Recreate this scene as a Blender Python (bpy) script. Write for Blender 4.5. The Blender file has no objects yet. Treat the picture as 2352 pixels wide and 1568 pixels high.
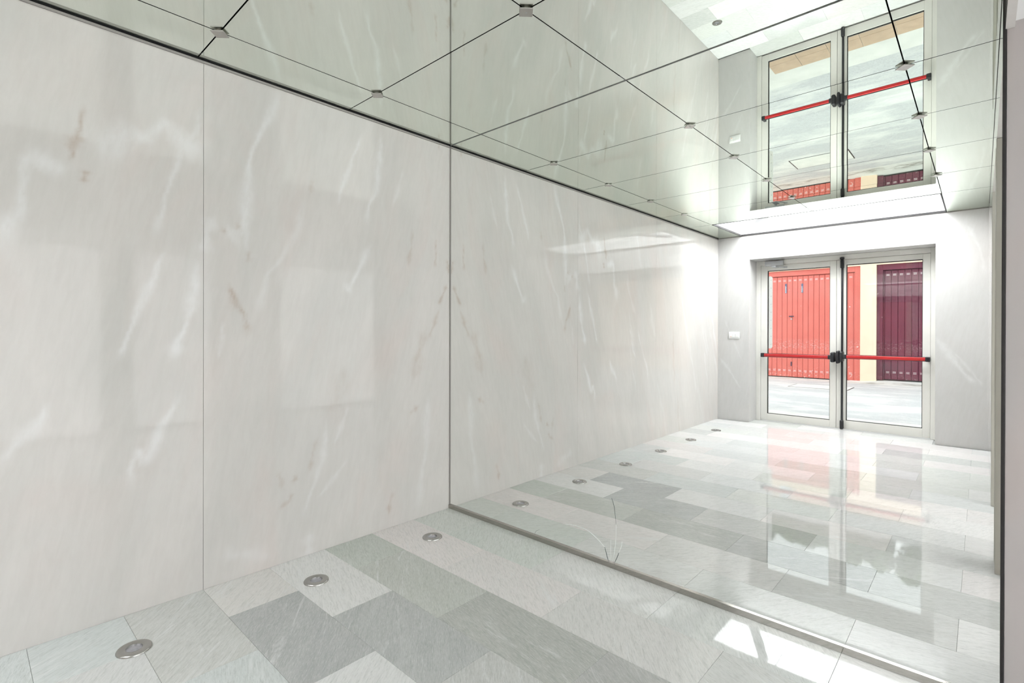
import bpy, bmesh, math, random
import numpy as np
from mathutils import Vector, Matrix

# ------------------------------------------------------------------ camera, world, lights, exposure
SC = bpy.context.scene
COL = SC.collection
F_PX, YAW, Y0, ROLL, PITCH = 1168.424, 0.745223, 759.273, 0.0025, -0.00252
W, H, A = 2.727, 2.4765, 4.822           # room width, height, length (mirror plane is y = 0)
CAM = Vector((2.6737, -2.26996, 1.2219))
cam_data = bpy.data.cameras.new('camera')
cam_data.sensor_width = 36.0
cam_data.lens = F_PX * 36.0 / 2352.0
cam_data.shift_y = -(784.0 - Y0) / 2352.0
cam_data.clip_start = 0.01
cam = bpy.data.objects.new('camera', cam_data)
COL.objects.link(cam)
_s, _c = math.sin(YAW), math.cos(YAW)
_fw = Vector((-_s * math.cos(PITCH), _c * math.cos(PITCH), math.sin(PITCH)))
_rt = Vector((_c, _s, 0.0))
_up = _rt.cross(_fw)
_r2 = _rt * math.cos(ROLL) + _up * math.sin(ROLL)
_u2 = _up * math.cos(ROLL) - _rt * math.sin(ROLL)
_m = Matrix((_r2, _u2, -_fw)).transposed().to_4x4()
_m.translation = CAM
cam.matrix_world = _m
SC.camera = cam

world = bpy.data.worlds.new('overcast_sky')
SC.world = world
world.use_nodes = True
_bg = world.node_tree.nodes['Background']
_bg.inputs['Color'].default_value = (0.93, 0.97, 1.0, 1)
_bg.inputs['Strength'].default_value = 1.85

def area_light(name, loc, rot, sx, sy, power, color=(1, 1, 1), spec=1.0):
    d = bpy.data.lights.new(name, 'AREA')
    d.shape = 'RECTANGLE'
    d.size, d.size_y = sx, sy
    d.energy = power
    d.color = color
    d.specular_factor = spec
    o = bpy.data.objects.new(name, d)
    o.location = loc
    o.rotation_euler = rot
    COL.objects.link(o)
    return o

SKY_PANEL = 9.2                         # radiance of the luminous skylight panel

PASSAGE_FILL = 2.05                      # radiance of the unseen fill panes added in the side passage

vs = SC.view_settings
vs.view_transform = 'Standard'
vs.look = 'None'
vs.gamma = 1.0
vs.exposure = 0.56
vs.use_curve_mapping = False
cy = SC.cycles
cy.max_bounces = 11
cy.diffuse_bounces = 4
cy.glossy_bounces = 8
cy.transmission_bounces = 8
cy.transparent_max_bounces = 16
cy.sample_clamp_indirect = 6.0
cy.blur_glossy = 0.3
cy.use_denoising = True
cy.use_adaptive_sampling = True
cy.adaptive_threshold = 0.14
cy.adaptive_min_samples = 16

# ------------------------------------------------------------------ helpers
random.seed(11)

class MB:
    """collects shapes and links them as one mesh object"""
    def __init__(s):
        s.bm = bmesh.new()
    def box(s, x0, x1, y0, y1, z0, z1, bevel=0.0, seg=2):
        r = bmesh.ops.create_cube(s.bm, size=1.0)
        bmesh.ops.scale(s.bm, vec=(abs(x1 - x0), abs(y1 - y0), abs(z1 - z0)), verts=r['verts'])
        bmesh.ops.translate(s.bm, vec=((x0 + x1) / 2, (y0 + y1) / 2, (z0 + z1) / 2), verts=r['verts'])
        if bevel:
            es = list({e for v in r['verts'] for e in v.link_edges})
            bmesh.ops.bevel(s.bm, geom=es, offset=bevel, segments=seg, affect='EDGES', profile=0.5)
        return s
    def cyl(s, p0, p1, r0, r1=None, n=24, cap=True):
        p0, p1 = Vector(p0), Vector(p1)
        r1 = r0 if r1 is None else r1
        d = p1 - p0
        ret = bmesh.ops.create_cone(s.bm, cap_ends=cap, segments=n, radius1=r0, radius2=r1, depth=d.length)
        q = d.to_track_quat('Z', 'Y').to_matrix().to_4x4()
        bmesh.ops.transform(s.bm, matrix=Matrix.Translation((p0 + p1) / 2) @ q, verts=ret['verts'])
        return s
    def lathe(s, prof, c=(0, 0, 0), n=40, axis='Z'):
        rings = []
        for (r, z) in prof:
            ring = []
            for i in range(n):
                a = 2 * math.pi * i / n
                p = (r * math.cos(a), r * math.sin(a), z)
                if axis == 'Y':
                    p = (p[0], p[2], p[1])
                ring.append(s.bm.verts.new((p[0] + c[0], p[1] + c[1], p[2] + c[2])))
            rings.append(ring)
        for a_, b_ in zip(rings[:-1], rings[1:]):
            for i in range(n):
                s.bm.faces.new((a_[i], a_[(i + 1) % n], b_[(i + 1) % n], b_[i]))
        s.bm.faces.new(rings[0])
        s.bm.faces.new(list(reversed(rings[-1])))
        return s
    def prism(s, pts, y0, y1):
        """outline in (x, z), extruded along y"""
        a_ = [s.bm.verts.new((x, y0, z)) for x, z in pts]
        b_ = [s.bm.verts.new((x, y1, z)) for x, z in pts]
        s.bm.faces.new(a_)
        s.bm.faces.new(list(reversed(b_)))
        n = len(pts)
        for i in range(n):
            s.bm.faces.new((a_[i], b_[i], b_[(i + 1) % n], a_[(i + 1) % n]))
        return s
    def tube(s, pts, rad, n=6):
        pts = [Vector(p) for p in pts]
        rings = []
        for i, p in enumerate(pts):
            t = (pts[min(i + 1, len(pts) - 1)] - pts[max(i - 1, 0)]).normalized()
            q = t.to_track_quat('Z', 'Y')
            r = rad[i] if isinstance(rad, (list, tuple)) else rad
            rings.append([s.bm.verts.new(p + q @ Vector((r * math.cos(2 * math.pi * k / n), r * math.sin(2 * math.pi * k / n), 0))) for k in range(n)])
        for a_, b_ in zip(rings[:-1], rings[1:]):
            for i in range(n):
                s.bm.faces.new((a_[i], a_[(i + 1) % n], b_[(i + 1) % n], b_[i]))
        s.bm.faces.new(list(reversed(rings[0])))
        s.bm.faces.new(rings[-1])
        return s
    def build(s, name, mat, parent=None, smooth=False):
        bmesh.ops.recalc_face_normals(s.bm, faces=s.bm.faces)
        me = bpy.data.meshes.new(name)
        s.bm.to_mesh(me)
        s.bm.free()
        if smooth:
            for p in me.polygons:
                p.use_smooth = True
            try:
                me.set_sharp_from_angle(angle=math.radians(35))
            except Exception:
                pass
        return link(name, me, mat, parent)

def link(name, me, mat=None, parent=None):
    o = bpy.data.objects.new(name, me)
    COL.objects.link(o)
    if mat and not me.materials:
        me.materials.append(mat)
    if parent:
        o.parent = parent
    return o

def thing(name, label, cat, loc=(0, 0, 0), group=None):
    o = bpy.data.objects.new(name, None)
    o.empty_display_size = 0.05
    COL.objects.link(o)
    o.location = loc
    tag(o, label, cat, group)
    return o

def tag(o, label, cat, group=None):
    o['label'] = label
    o['category'] = cat
    if group:
        o['group'] = group
    return o

def struct(o, label=None):
    o['kind'] = 'structure'
    if label:
        o['label'] = label
    return o

def rel(o, root):
    """part meshes are written in world coordinates: shift them under a root that stands elsewhere"""
    o.parent = root
    o.location = -Vector(root.location)
    return o

# ------------------------------------------------------------------ materials
def new_mat(name):
    m = bpy.data.materials.new(name)
    m.use_nodes = True
    nt = m.node_tree
    return m, nt, nt.nodes['Principled BSDF']

def simple(name, color, rough=0.5, metal=0.0, spec=0.5, bump=0.0, bscale=60.0, var=0.0, vscale=4.0):
    m, nt, b = new_mat(name)
    b.inputs['Base Color'].default_value = (*color, 1)
    b.inputs['Roughness'].default_value = rough
    b.inputs['Metallic'].default_value = metal
    b.inputs['Specular IOR Level'].default_value = spec
    g = nt.nodes.new('ShaderNodeNewGeometry')
    if var:
        n = nt.nodes.new('ShaderNodeTexNoise')
        n.inputs['Scale'].default_value = vscale
        n.inputs['Detail'].default_value = 6
        nt.links.new(g.outputs['Position'], n.inputs['Vector'])
        r = nt.nodes.new('ShaderNodeMapRange')
        r.inputs[1].default_value, r.inputs[2].default_value = 0.3, 0.7
        r.inputs[3].default_value, r.inputs[4].default_value = 1 - var, 1 + var
        nt.links.new(n.outputs['Fac'], r.inputs[0])
        h = nt.nodes.new('ShaderNodeHueSaturation')
        h.inputs['Color'].default_value = (*color, 1)
        nt.links.new(r.outputs[0], h.inputs['Value'])
        nt.links.new(h.outputs[0], b.inputs['Base Color'])
    if bump:
        n = nt.nodes.new('ShaderNodeTexNoise')
        n.inputs['Scale'].default_value = bscale
        n.inputs['Detail'].default_value = 4
        nt.links.new(g.outputs['Position'], n.inputs['Vector'])
        bp = nt.nodes.new('ShaderNodeBump')
        bp.inputs['Strength'].default_value = bump
        bp.inputs['Distance'].default_value = 0.002
        nt.links.new(n.outputs['Fac'], bp.inputs['Height'])
        nt.links.new(bp.outputs[0], b.inputs['Normal'])
    return m

def noise(nt, vec, scale, detail=4.0, rough=0.55, dist=0.0):
    n = nt.nodes.new('ShaderNodeTexNoise')
    n.inputs['Scale'].default_value = scale
    n.inputs['Detail'].default_value = detail
    n.inputs['Roughness'].default_value = rough
    n.inputs['Distortion'].default_value = dist
    nt.links.new(vec, n.inputs['Vector'])
    return n.outputs['Fac']

def mapping(nt, vec, loc=(0, 0, 0), rot=(0, 0, 0), scale=(1, 1, 1)):
    n = nt.nodes.new('ShaderNodeMapping')
    n.inputs['Location'].default_value = loc
    n.inputs['Rotation'].default_value = rot
    n.inputs['Scale'].default_value = scale
    nt.links.new(vec, n.inputs['Vector'])
    return n.outputs[0]

def ramp(nt, fac, a, b, lo=0.0, hi=1.0):
    n = nt.nodes.new('ShaderNodeMapRange')
    n.clamp = True
    for i, v in enumerate((a, b, lo, hi)):
        n.inputs[i + 1].default_value = v
    nt.links.new(fac, n.inputs[0])
    return n.outputs[0]

def mix(nt, fac, ca, cb, mode='MIX'):
    n = nt.nodes.new('ShaderNodeMix')
    n.data_type = 'RGBA'
    n.blend_type = mode
    for sock, v in ((n.inputs[0], fac), (n.inputs[6], ca), (n.inputs[7], cb)):
        if hasattr(v, 'links'):
            nt.links.new(v, sock)
        elif isinstance(v, (int, float)):
            sock.default_value = v
        else:
            sock.default_value = (*v, 1)
    return n.outputs[2]

def math_node(nt, op, a, b):
    n = nt.nodes.new('ShaderNodeMath')
    n.operation = op
    for i, v in enumerate((a, b)):
        if hasattr(v, 'links'):
            nt.links.new(v, n.inputs[i])
        else:
            n.inputs[i].default_value = v
    return n.outputs[0]

def marble_mat(name, base, pink, streak, rough=0.05, tilt=0.18):
    m, nt, b = new_mat(name)
    g = nt.nodes.new('ShaderNodeNewGeometry').outputs['Position']
    pos = mapping(nt, g, rot=(tilt, -tilt, 0))
    st = noise(nt, mapping(nt, pos, scale=(38, 38, 2.2)), 1.0, 3, 0.65, 0.4)     # fine upright grain
    br = noise(nt, mapping(nt, pos, loc=(3, 1, 7), scale=(3.2, 3.2, 0.9)), 1.0, 3, 0.5, 0.6)
    cl = noise(nt, mapping(nt, pos, loc=(13, 4, 2), scale=(2.3, 2.3, 0.8)), 1.0, 3, 0.55, 0.8)
    c = mix(nt, ramp(nt, br, 0.35, 0.7), base, streak)
    c = mix(nt, ramp(nt, cl, 0.5, 0.72, 0, 0.8), c, pink)
    c = mix(nt, ramp(nt, st, 0.38, 0.66, 0, 0.10), c, (0.42, 0.40, 0.37))
    va = nt.nodes.new('ShaderNodeAttribute')
    va.attribute_name = 'vein'
    sa = nt.nodes.new('ShaderNodeAttribute')
    sa.attribute_name = 'stain'
    brk = ramp(nt, noise(nt, mapping(nt, pos, loc=(1, 9, 3), scale=(30, 30, 12)), 1.0, 3, 0.6), 0.2, 0.6, 0.35, 1.0)
    c = mix(nt, math_node(nt, 'MULTIPLY', va.outputs['Fac'], brk), c, (0.80, 0.80, 0.80))
    brk2 = ramp(nt, noise(nt, mapping(nt, pos, loc=(5, 2, 8), scale=(26, 26, 14)), 1.0, 3, 0.6), 0.3, 0.65, 0.2, 1.0)
    c = mix(nt, math_node(nt, 'MULTIPLY', sa.outputs['Fac'], brk2), c, (0.36, 0.24, 0.16))
    nt.links.new(c, b.inputs['Base Color'])
    b.inputs['Roughness'].default_value = rough
    b.inputs['Specular IOR Level'].default_value = 0.22
    return m

def tile_mat():
    m, nt, b = new_mat('stone_tile')
    g = nt.nodes.new('ShaderNodeNewGeometry').outputs['Position']
    oi = nt.nodes.new('ShaderNodeObjectInfo')
    off = nt.nodes.new('ShaderNodeVectorMath')
    off.operation = 'MULTIPLY_ADD'
    nt.links.new(oi.outputs['Random'], off.inputs[0])
    off.inputs[1].default_value = (37.0, 91.0, 11.0)
    nt.links.new(g, off.inputs[2])
    rot = nt.nodes.new('ShaderNodeVectorRotate')
    rot.rotation_type = 'Z_AXIS'
    nt.links.new(off.outputs[0], rot.inputs['Vector'])
    nt.links.new(ramp(nt, oi.outputs['Random'], 0, 1, 0.2, 1.1), rot.inputs['Angle'])
    pos = rot.outputs[0]
    fine = noise(nt, mapping(nt, pos, scale=(38, 260, 60)), 1.0, 4, 0.65)             # short slaty flecks
    grit = noise(nt, mapping(nt, pos, loc=(1, 1, 6), scale=(150, 260, 60)), 1.0, 2, 0.5)
    fl2 = noise(nt, mapping(nt, pos, loc=(2, 5, 1), scale=(14, 110, 26)), 1.0, 4, 0.6, 0.3)
    band = noise(nt, mapping(nt, pos, loc=(7, 3, 0), scale=(2.2, 9, 3)), 1.0, 6, 0.65, 0.8)
    base = oi.outputs['Color']
    c = mix(nt, ramp(nt, band, 0.35, 0.7, 0, 0.6), base, mix(nt, 0.5, base, (0.72, 0.73, 0.72)))
    c = mix(nt, ramp(nt, fl2, 0.48, 0.68, 0, 0.40), c, mix(nt, 0.5, base, (0.24, 0.28, 0.25)))
    c = mix(nt, ramp(nt, fine, 0.52, 0.70, 0, 0.50), c, mix(nt, 0.6, base, (0.90, 0.91, 0.90)))
    c = mix(nt, ramp(nt, fine, 0.46, 0.28, 0, 0.50), c, mix(nt, 0.6, base, (0.20, 0.23, 0.22)))
    c = mix(nt, ramp(nt, grit, 0.62, 0.75, 0, 0.5), c, mix(nt, 0.5, base, (0.95, 0.96, 0.95)))
    va = ramp(nt, noise(nt, mapping(nt, pos, loc=(4, 8, 2), scale=(2.2, 15, 4)), 1.0, 7, 0.72, 1.0), 0.56, 0.70, 0, 0.65)
    c = mix(nt, va, c, (0.82, 0.83, 0.83))
    nt.links.new(c, b.inputs['Base Color'])
    b.inputs['Roughness'].default_value = 0.03
    b.inputs['Specular IOR Level'].default_value = 0.5
    bp = nt.nodes.new('ShaderNodeBump')
    bp.inputs['Strength'].default_value = 0.012
    bp.inputs['Distance'].default_value = 0.0006
    nt.links.new(fl2, bp.inputs['Height'])
    nt.links.new(bp.outputs[0], b.inputs['Normal'])
    return m

def mirror_mat(name, col, rough=0.0):
    m, nt, b = new_mat(name)
    b.inputs['Base Color'].default_value = (*col, 1)
    b.inputs['Metallic'].default_value = 1.0
    b.inputs['Roughness'].default_value = rough
    b.inputs['Specular Tint'].default_value = (*col, 1)
    return m

def pane_mat():
    m = bpy.data.materials.new('clear_pane')
    m.use_nodes = True
    nt = m.node_tree
    nt.nodes.clear()
    out = nt.nodes.new('ShaderNodeOutputMaterial')
    tr = nt.nodes.new('ShaderNodeBsdfTransparent')
    tr.inputs[0].default_value = (0.95, 0.97, 0.96, 1)
    gl = nt.nodes.new('ShaderNodeBsdfGlossy')
    gl.inputs['Roughness'].default_value = 0.0
    fr = nt.nodes.new('ShaderNodeFresnel')
    fr.inputs['IOR'].default_value = 1.45
    mx = nt.nodes.new('ShaderNodeMixShader')
    nt.links.new(fr.outputs[0], mx.inputs[0])
    nt.links.new(tr.outputs[0], mx.inputs[1])
    nt.links.new(gl.outputs[0], mx.inputs[2])
    nt.links.new(mx.outputs[0], out.inputs[0])
    return m

def emit_mat(name, col, strength):
    m, nt, b = new_mat(name)
    b.inputs['Base Color'].default_value = (0.9, 0.9, 0.9, 1)
    b.inputs['Emission Color'].default_value = (*col, 1)
    b.inputs['Emission Strength'].default_value = strength
    return m

def garage_mat(name, col, dark, scuff):
    m, nt, b = new_mat(name)
    g = nt.nodes.new('ShaderNodeNewGeometry').outputs['Position']
    c = mix(nt, ramp(nt, noise(nt, g, 2.0, 5), 0.3, 0.7), col, dark)
    sx = nt.nodes.new('ShaderNodeSeparateXYZ')
    nt.links.new(g, sx.inputs[0])
    z = sx.outputs['Z']
    belt = math_node(nt, 'MULTIPLY', ramp(nt, z, 0.62, 0.78), ramp(nt, z, 1.02, 0.84))
    scr = ramp(nt, noise(nt, mapping(nt, g, rot=(0, 0.7, 0), scale=(26, 26, 90)), 1.0, 5, 0.7), 0.54, 0.66)
    low = math_node(nt, 'MULTIPLY', ramp(nt, z, 0.30, 0.05), ramp(nt, noise(nt, g, 30, 5), 0.60, 0.68))
    spots = ramp(nt, noise(nt, g, 9.0, 2), 0.72, 0.75)
    k = math_node(nt, 'MAXIMUM', math_node(nt, 'MULTIPLY', belt, scr), math_node(nt, 'MAXIMUM', low, spots))
    c = mix(nt, math_node(nt, 'MULTIPLY', k, scuff), c, (0.78, 0.70, 0.66))
    nt.links.new(c, b.inputs['Base Color'])
    b.inputs['Roughness'].default_value = 0.45
    return m

def asphalt_mat():
    m, nt, b = new_mat('worn_sunlit_asphalt')
    g = nt.nodes.new('ShaderNodeNewGeometry').outputs['Position']
    gr = noise(nt, g, 55, 4, 0.7)
    big = noise(nt, mapping(nt, g, scale=(0.7, 1.5, 1)), 1.0, 7, 0.65, 0.3)
    c = mix(nt, ramp(nt, gr, 0.3, 0.7), (0.40, 0.40, 0.41), (0.57, 0.57, 0.58))
    c = mix(nt, ramp(nt, big, 0.46, 0.62, 0, 0.85), c, (0.68, 0.67, 0.65))  # pale patches put sunlit spots into the asphalt colour
    cr = ramp(nt, noise(nt, mapping(nt, g, loc=(4, 4, 0), scale=(0.8, 1.5, 1)), 1.0, 8, 0.75, 0.4), 0.655, 0.67, 0, 0.5)
    c = mix(nt, cr, c, (0.18, 0.17, 0.15))
    nt.links.new(c, b.inputs['Base Color'])
    b.inputs['Roughness'].default_value = 0.9
    return m

M = {}
M['marble'] = marble_mat('pale_marble', (0.665, 0.638, 0.612), (0.655, 0.595, 0.565), (0.61, 0.595, 0.57))
M['marble_cool'] = marble_mat('pale_marble_cool', (0.655, 0.645, 0.64), (0.645, 0.63, 0.62), (0.61, 0.605, 0.60))
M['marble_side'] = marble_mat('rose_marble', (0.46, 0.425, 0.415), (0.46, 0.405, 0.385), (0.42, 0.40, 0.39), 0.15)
M['tile'] = tile_mat()
M['mirror'] = mirror_mat('silvered_mirror', (0.955, 0.965, 0.955))
M['ceiling_mirror'] = mirror_mat('green_mirror', (0.87, 0.91, 0.86))
M['steel'] = simple('brushed_steel', (0.50, 0.48, 0.46), 0.28, 1.0, bump=0.15, bscale=400)
M['trim'] = simple('satin_grey_trim', (0.30, 0.28, 0.265), 0.5)
M['ring'] = simple('satin_steel', (0.44, 0.435, 0.42), 0.25, 1.0)
M['channel'] = simple('polished_steel', (0.42, 0.40, 0.375), 0.10, 1.0, bump=0.05, bscale=300)
M['beige'] = simple('beige_enamel', (0.76, 0.745, 0.705), 0.38, var=0.03)
M['taupe'] = simple('taupe_enamel', (0.47, 0.455, 0.40), 0.4, var=0.03)
M['red'] = simple('red_enamel', (0.50, 0.022, 0.025), 0.3)
M['black'] = simple('black_plastic', (0.018, 0.018, 0.022), 0.4, bump=0.1, bscale=900)
M['void'] = simple('black_void', (0.006, 0.006, 0.006), 0.9)
M['rubber'] = simple('black_gasket', (0.015, 0.013, 0.013), 0.6)
M['pane'] = pane_mat()
M['grey_metal'] = simple('silver_enamel', (0.52, 0.53, 0.55), 0.35, 0.6)
M['white'] = simple('white_plastic', (0.83, 0.83, 0.83), 0.35)
M['white_sheet'] = simple('white_sheet_metal', (0.93, 0.93, 0.92), 0.4)
M['plaster'] = simple('white_plaster', (0.80, 0.80, 0.79), 0.85, bump=0.2, bscale=80, var=0.02)
M['grout'] = simple('grey_grout', (0.44, 0.45, 0.44), 0.9, var=0.1, vscale=30)
M['lens'] = simple('frosted_lens', (0.50, 0.50, 0.55), 0.15, 0.7, bump=1.0, bscale=160)
M['crackw'] = simple('fractured_glass', (0.86, 0.90, 0.88), 0.15)
M['crackd'] = simple('dark_fracture', (0.05, 0.07, 0.07), 0.2)  # dark stretches of the crack lines
M['lightpanel'] = emit_mat('luminous_panel', (0.96, 0.985, 1.0), SKY_PANEL)
M['amber'] = simple('amber_window', (0.9, 0.35, 0.12), 0.3)
M['garage_a'] = garage_mat('coral_red_paint', (0.70, 0.165, 0.13), (0.64, 0.14, 0.11), 0.9)
M['garage_b'] = garage_mat('burgundy_paint', (0.15, 0.022, 0.05), (0.11, 0.018, 0.04), 0.35)
M['render'] = simple('peach_render', (0.86, 0.655, 0.50), 0.9, bump=0.3, bscale=30, var=0.04)
M['concrete'] = simple('pale_concrete', (0.66, 0.65, 0.62), 0.9, bump=0.3, bscale=40, var=0.07)
def dirty_concrete():
    m, nt, b = new_mat('dirty_concrete')
    g = nt.nodes.new('ShaderNodeNewGeometry').outputs['Position']
    sx = nt.nodes.new('ShaderNodeSeparateXYZ')
    nt.links.new(g, sx.inputs[0])
    y = sx.outputs['Y']
    band = math_node(nt, 'MULTIPLY', ramp(nt, y, -12.48, -12.30), ramp(nt, y, -12.05, -12.2))
    d = math_node(nt, 'MULTIPLY', band, ramp(nt, noise(nt, mapping(nt, g, scale=(1.6, 5, 1)), 1.0, 8, 0.75), 0.45, 0.60))
    c = mix(nt, noise(nt, g, 6, 5), (0.60, 0.59, 0.56), (0.72, 0.71, 0.68))
    c = mix(nt, d, c, (0.20, 0.18, 0.15))
    nt.links.new(c, b.inputs['Base Color'])
    b.inputs['Roughness'].default_value = 0.9
    return m
M['dirty_concrete'] = dirty_concrete()
M['slab'] = simple('weathered_concrete', (0.42, 0.41, 0.40), 0.9, var=0.12)
M['asphalt'] = asphalt_mat()
M['terracotta'] = simple('terracotta_paving', (0.52, 0.37, 0.26), 0.85, var=0.08, vscale=9)
M['leaf'] = simple('green_leaf', (0.16, 0.27, 0.06), 0.6, var=0.35, vscale=5)
M['bark'] = simple('brown_bark', (0.16, 0.11, 0.07), 0.9)
M['sticker'] = simple('faded_blue_sticker', (0.10, 0.09, 0.17), 0.6, var=0.5, vscale=60)
M['paper'] = simple('faded_paper', (0.62, 0.63, 0.64), 0.7)

# ------------------------------------------------------------------ stone slabs with their veins
VEINS = [(0.022, 1, [(-2.171, 1.524), (-2.154, 1.609), (-2.121, 1.656), (-2.112, 1.766), (-2.093, 1.864), (-2.075, 1.872), (-2.024, 1.855), (-1.978, 1.87)]),
 (0.035, 0.9, [(-1.895, 2.003), (-1.844, 1.981), (-1.799, 2.049), (-1.721, 2.052), (-1.656, 2.139), (-1.604, 2.094), (-1.561, 2.056), (-1.511, 2.09)]),
 (0.012, 0.8, [(-1.511, 2.234), (-1.534, 2.124), (-1.578, 2.051), (-1.622, 1.92), (-1.659, 1.773), (-1.688, 1.641)]),
 (0.012, 0.9, [(-1.659, 1.556), (-1.688, 1.475), (-1.729, 1.355), (-1.768, 1.258), (-1.799, 1.145), (-1.81, 1.107)]),
 (0.014, 1, [(-1.524, 1.53), (-1.551, 1.323), (-1.569, 1.241), (-1.604, 1.16), (-1.621, 1.09)]),
 (0.018, 1, [(-1.604, 0.907), (-1.629, 0.849), (-1.655, 0.803), (-1.68, 0.737), (-1.724, 0.657), (-1.752, 0.691), (-1.775, 0.619), (-1.779, 0.563)]),
 (0.018, 0.9, [(-2.04, 0.923), (-2.056, 0.873), (-2.093, 0.819), (-2.136, 0.775), (-2.171, 0.723)]),
 (0.015, 0.9, [(-1.147, 2.458), (-1.194, 2.318), (-1.257, 2.186), (-1.297, 2.055), (-1.306, 1.961), (-1.314, 1.794), (-1.314, 1.61)]),
 (0.01, 0.8, [(-0.679, 2.348), (-0.733, 2.204), (-0.791, 2.052), (-0.825, 1.929)]),
 (0.012, 0.9, [(-0.547, 2.396), (-0.553, 2.237), (-0.579, 2.053), (-0.629, 1.943), (-0.647, 1.863)]),
 (0.014, 0.8, [(-0.622, 1.712), (-0.671, 1.619), (-0.708, 1.54), (-0.755, 1.45), (-0.79, 1.48)]),
 (0.01, 0.5, [(-0.385, 2.209), (-0.426, 2.083), (-0.46, 1.985)]),
 (0.014, 0.5, [(-1.018, 1.904), (-1.058, 1.739), (-1.136, 1.592), (-1.202, 1.509), (-1.238, 1.384), (-1.256, 1.308)]),
 (0.02, 0.7, [(-1.455, 1.752), (-1.487, 1.686), (-1.494, 1.572)]),
 (0.03, 0.6, [(-1.336, 1.699), (-1.394, 1.664)]),
 (0.01, 0.6, [(-1.413, 1.258), (-1.437, 1.077)]),
 (0.012, 0.6, [(-0.89, 0.713), (-0.911, 0.506), (-0.973, 0.35), (-1.023, 0.216)]),
 (0.01, 0.5, [(-0.758, 0.779), (-0.836, 0.584)]),
 (0.01, 0.5, [(-0.769, 0.469), (-0.847, 0.382), (-0.942, 0.293)]),
 (0.02, 0.6, [(-0.987, 0.109), (-0.997, -0.006)]),
 (0.02, 0.5, [(-0.187, 0.788), (-0.201, 0.434), (-0.273, 0.061)]),
 (0.03, 0.4, [(-1.42, 0.141), (-1.183, 0.055)])]
STAINS = [(0.01, 0.8, [(-1.93, 2.111), (-1.954, 2.005), (-1.968, 1.957), (-1.964, 1.895)]), (0.018, 0.6, [(-1.954, 2.005), (-1.957, 1.959)]), (0.008, 0.8, [(-1.926, 1.86), (-1.93, 1.814)]), (0.012, 0.8, [(-1.394, 1.439), (-1.369, 1.35), (-1.322, 1.288), (-1.305, 1.205)]), (0.01, 0.6, [(-1.411, 1.706), (-1.407, 1.684)]), (0.01, 0.6, [(-1.361, 1.732), (-1.353, 1.71)]), (0.008, 0.5, [(-1.31, 1.601), (-1.299, 1.547)]), (0.006, 0.7, [(-0.125, 1.822), (-0.129, 1.636)]), (0.008, 0.5, [(-0.313, 1.845), (-0.341, 1.628)]), (0.01, 1, [(-0.023, 1.684), (-0.003, 1.61)]), (0.008, 0.9, [(-0.036, 1.518), (-0.092, 1.39)]), (0.006, 0.8, [(-0.095, 2.499), (-0.095, 2.425)]), (0.008, 0.6, [(-0.947, 0.612), (-0.973, 0.517), (-0.993, 0.443)]), (0.012, 0.6, [(-1.052, 0.445), (-1.076, 0.412)]), (0.008, 0.5, [(-1.091, 0.349), (-1.1, 0.313), (-1.138, 0.299)]), (0.009, 0.6, [(-0.462, 0.2), (-0.49, 0.084)]), (0.012, 0.5, [(-0.26, 0.725), (-0.331, 0.686)]), (0.01, 0.4, [(-1.156, 0.476), (-1.129, 0.376)]), (0.01, 0.4, [(-0.967, 2.03), (-0.992, 1.949)]), (0.012, 0.5, [(-0.098, 1.349), (-0.173, 1.168)]), (0.03, 0.4, [(-0.218, 1.204), (-0.303, 0.892)]), (0.04, 0.25, [(-0.781, 0.998), (-0.847, 0.748)])]


def dist_poly(U, V, pts):
    d = np.full(U.shape, 9.0)
    tt = np.zeros(U.shape)
    n = len(pts) - 1
    for i in range(n):
        (ax, ay), (bx, by) = pts[i], pts[i + 1]
        dx, dy = bx - ax, by - ay
        L2 = dx * dx + dy * dy + 1e-9
        t = np.clip(((U - ax) * dx + (V - ay) * dy) / L2, 0, 1)
        e = np.hypot(U - ax - t * dx, V - ay - t * dy)
        k = e < d
        d = np.where(k, e, d)
        tt = np.where(k, (i + t) / n, tt)
    return d, tt

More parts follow.
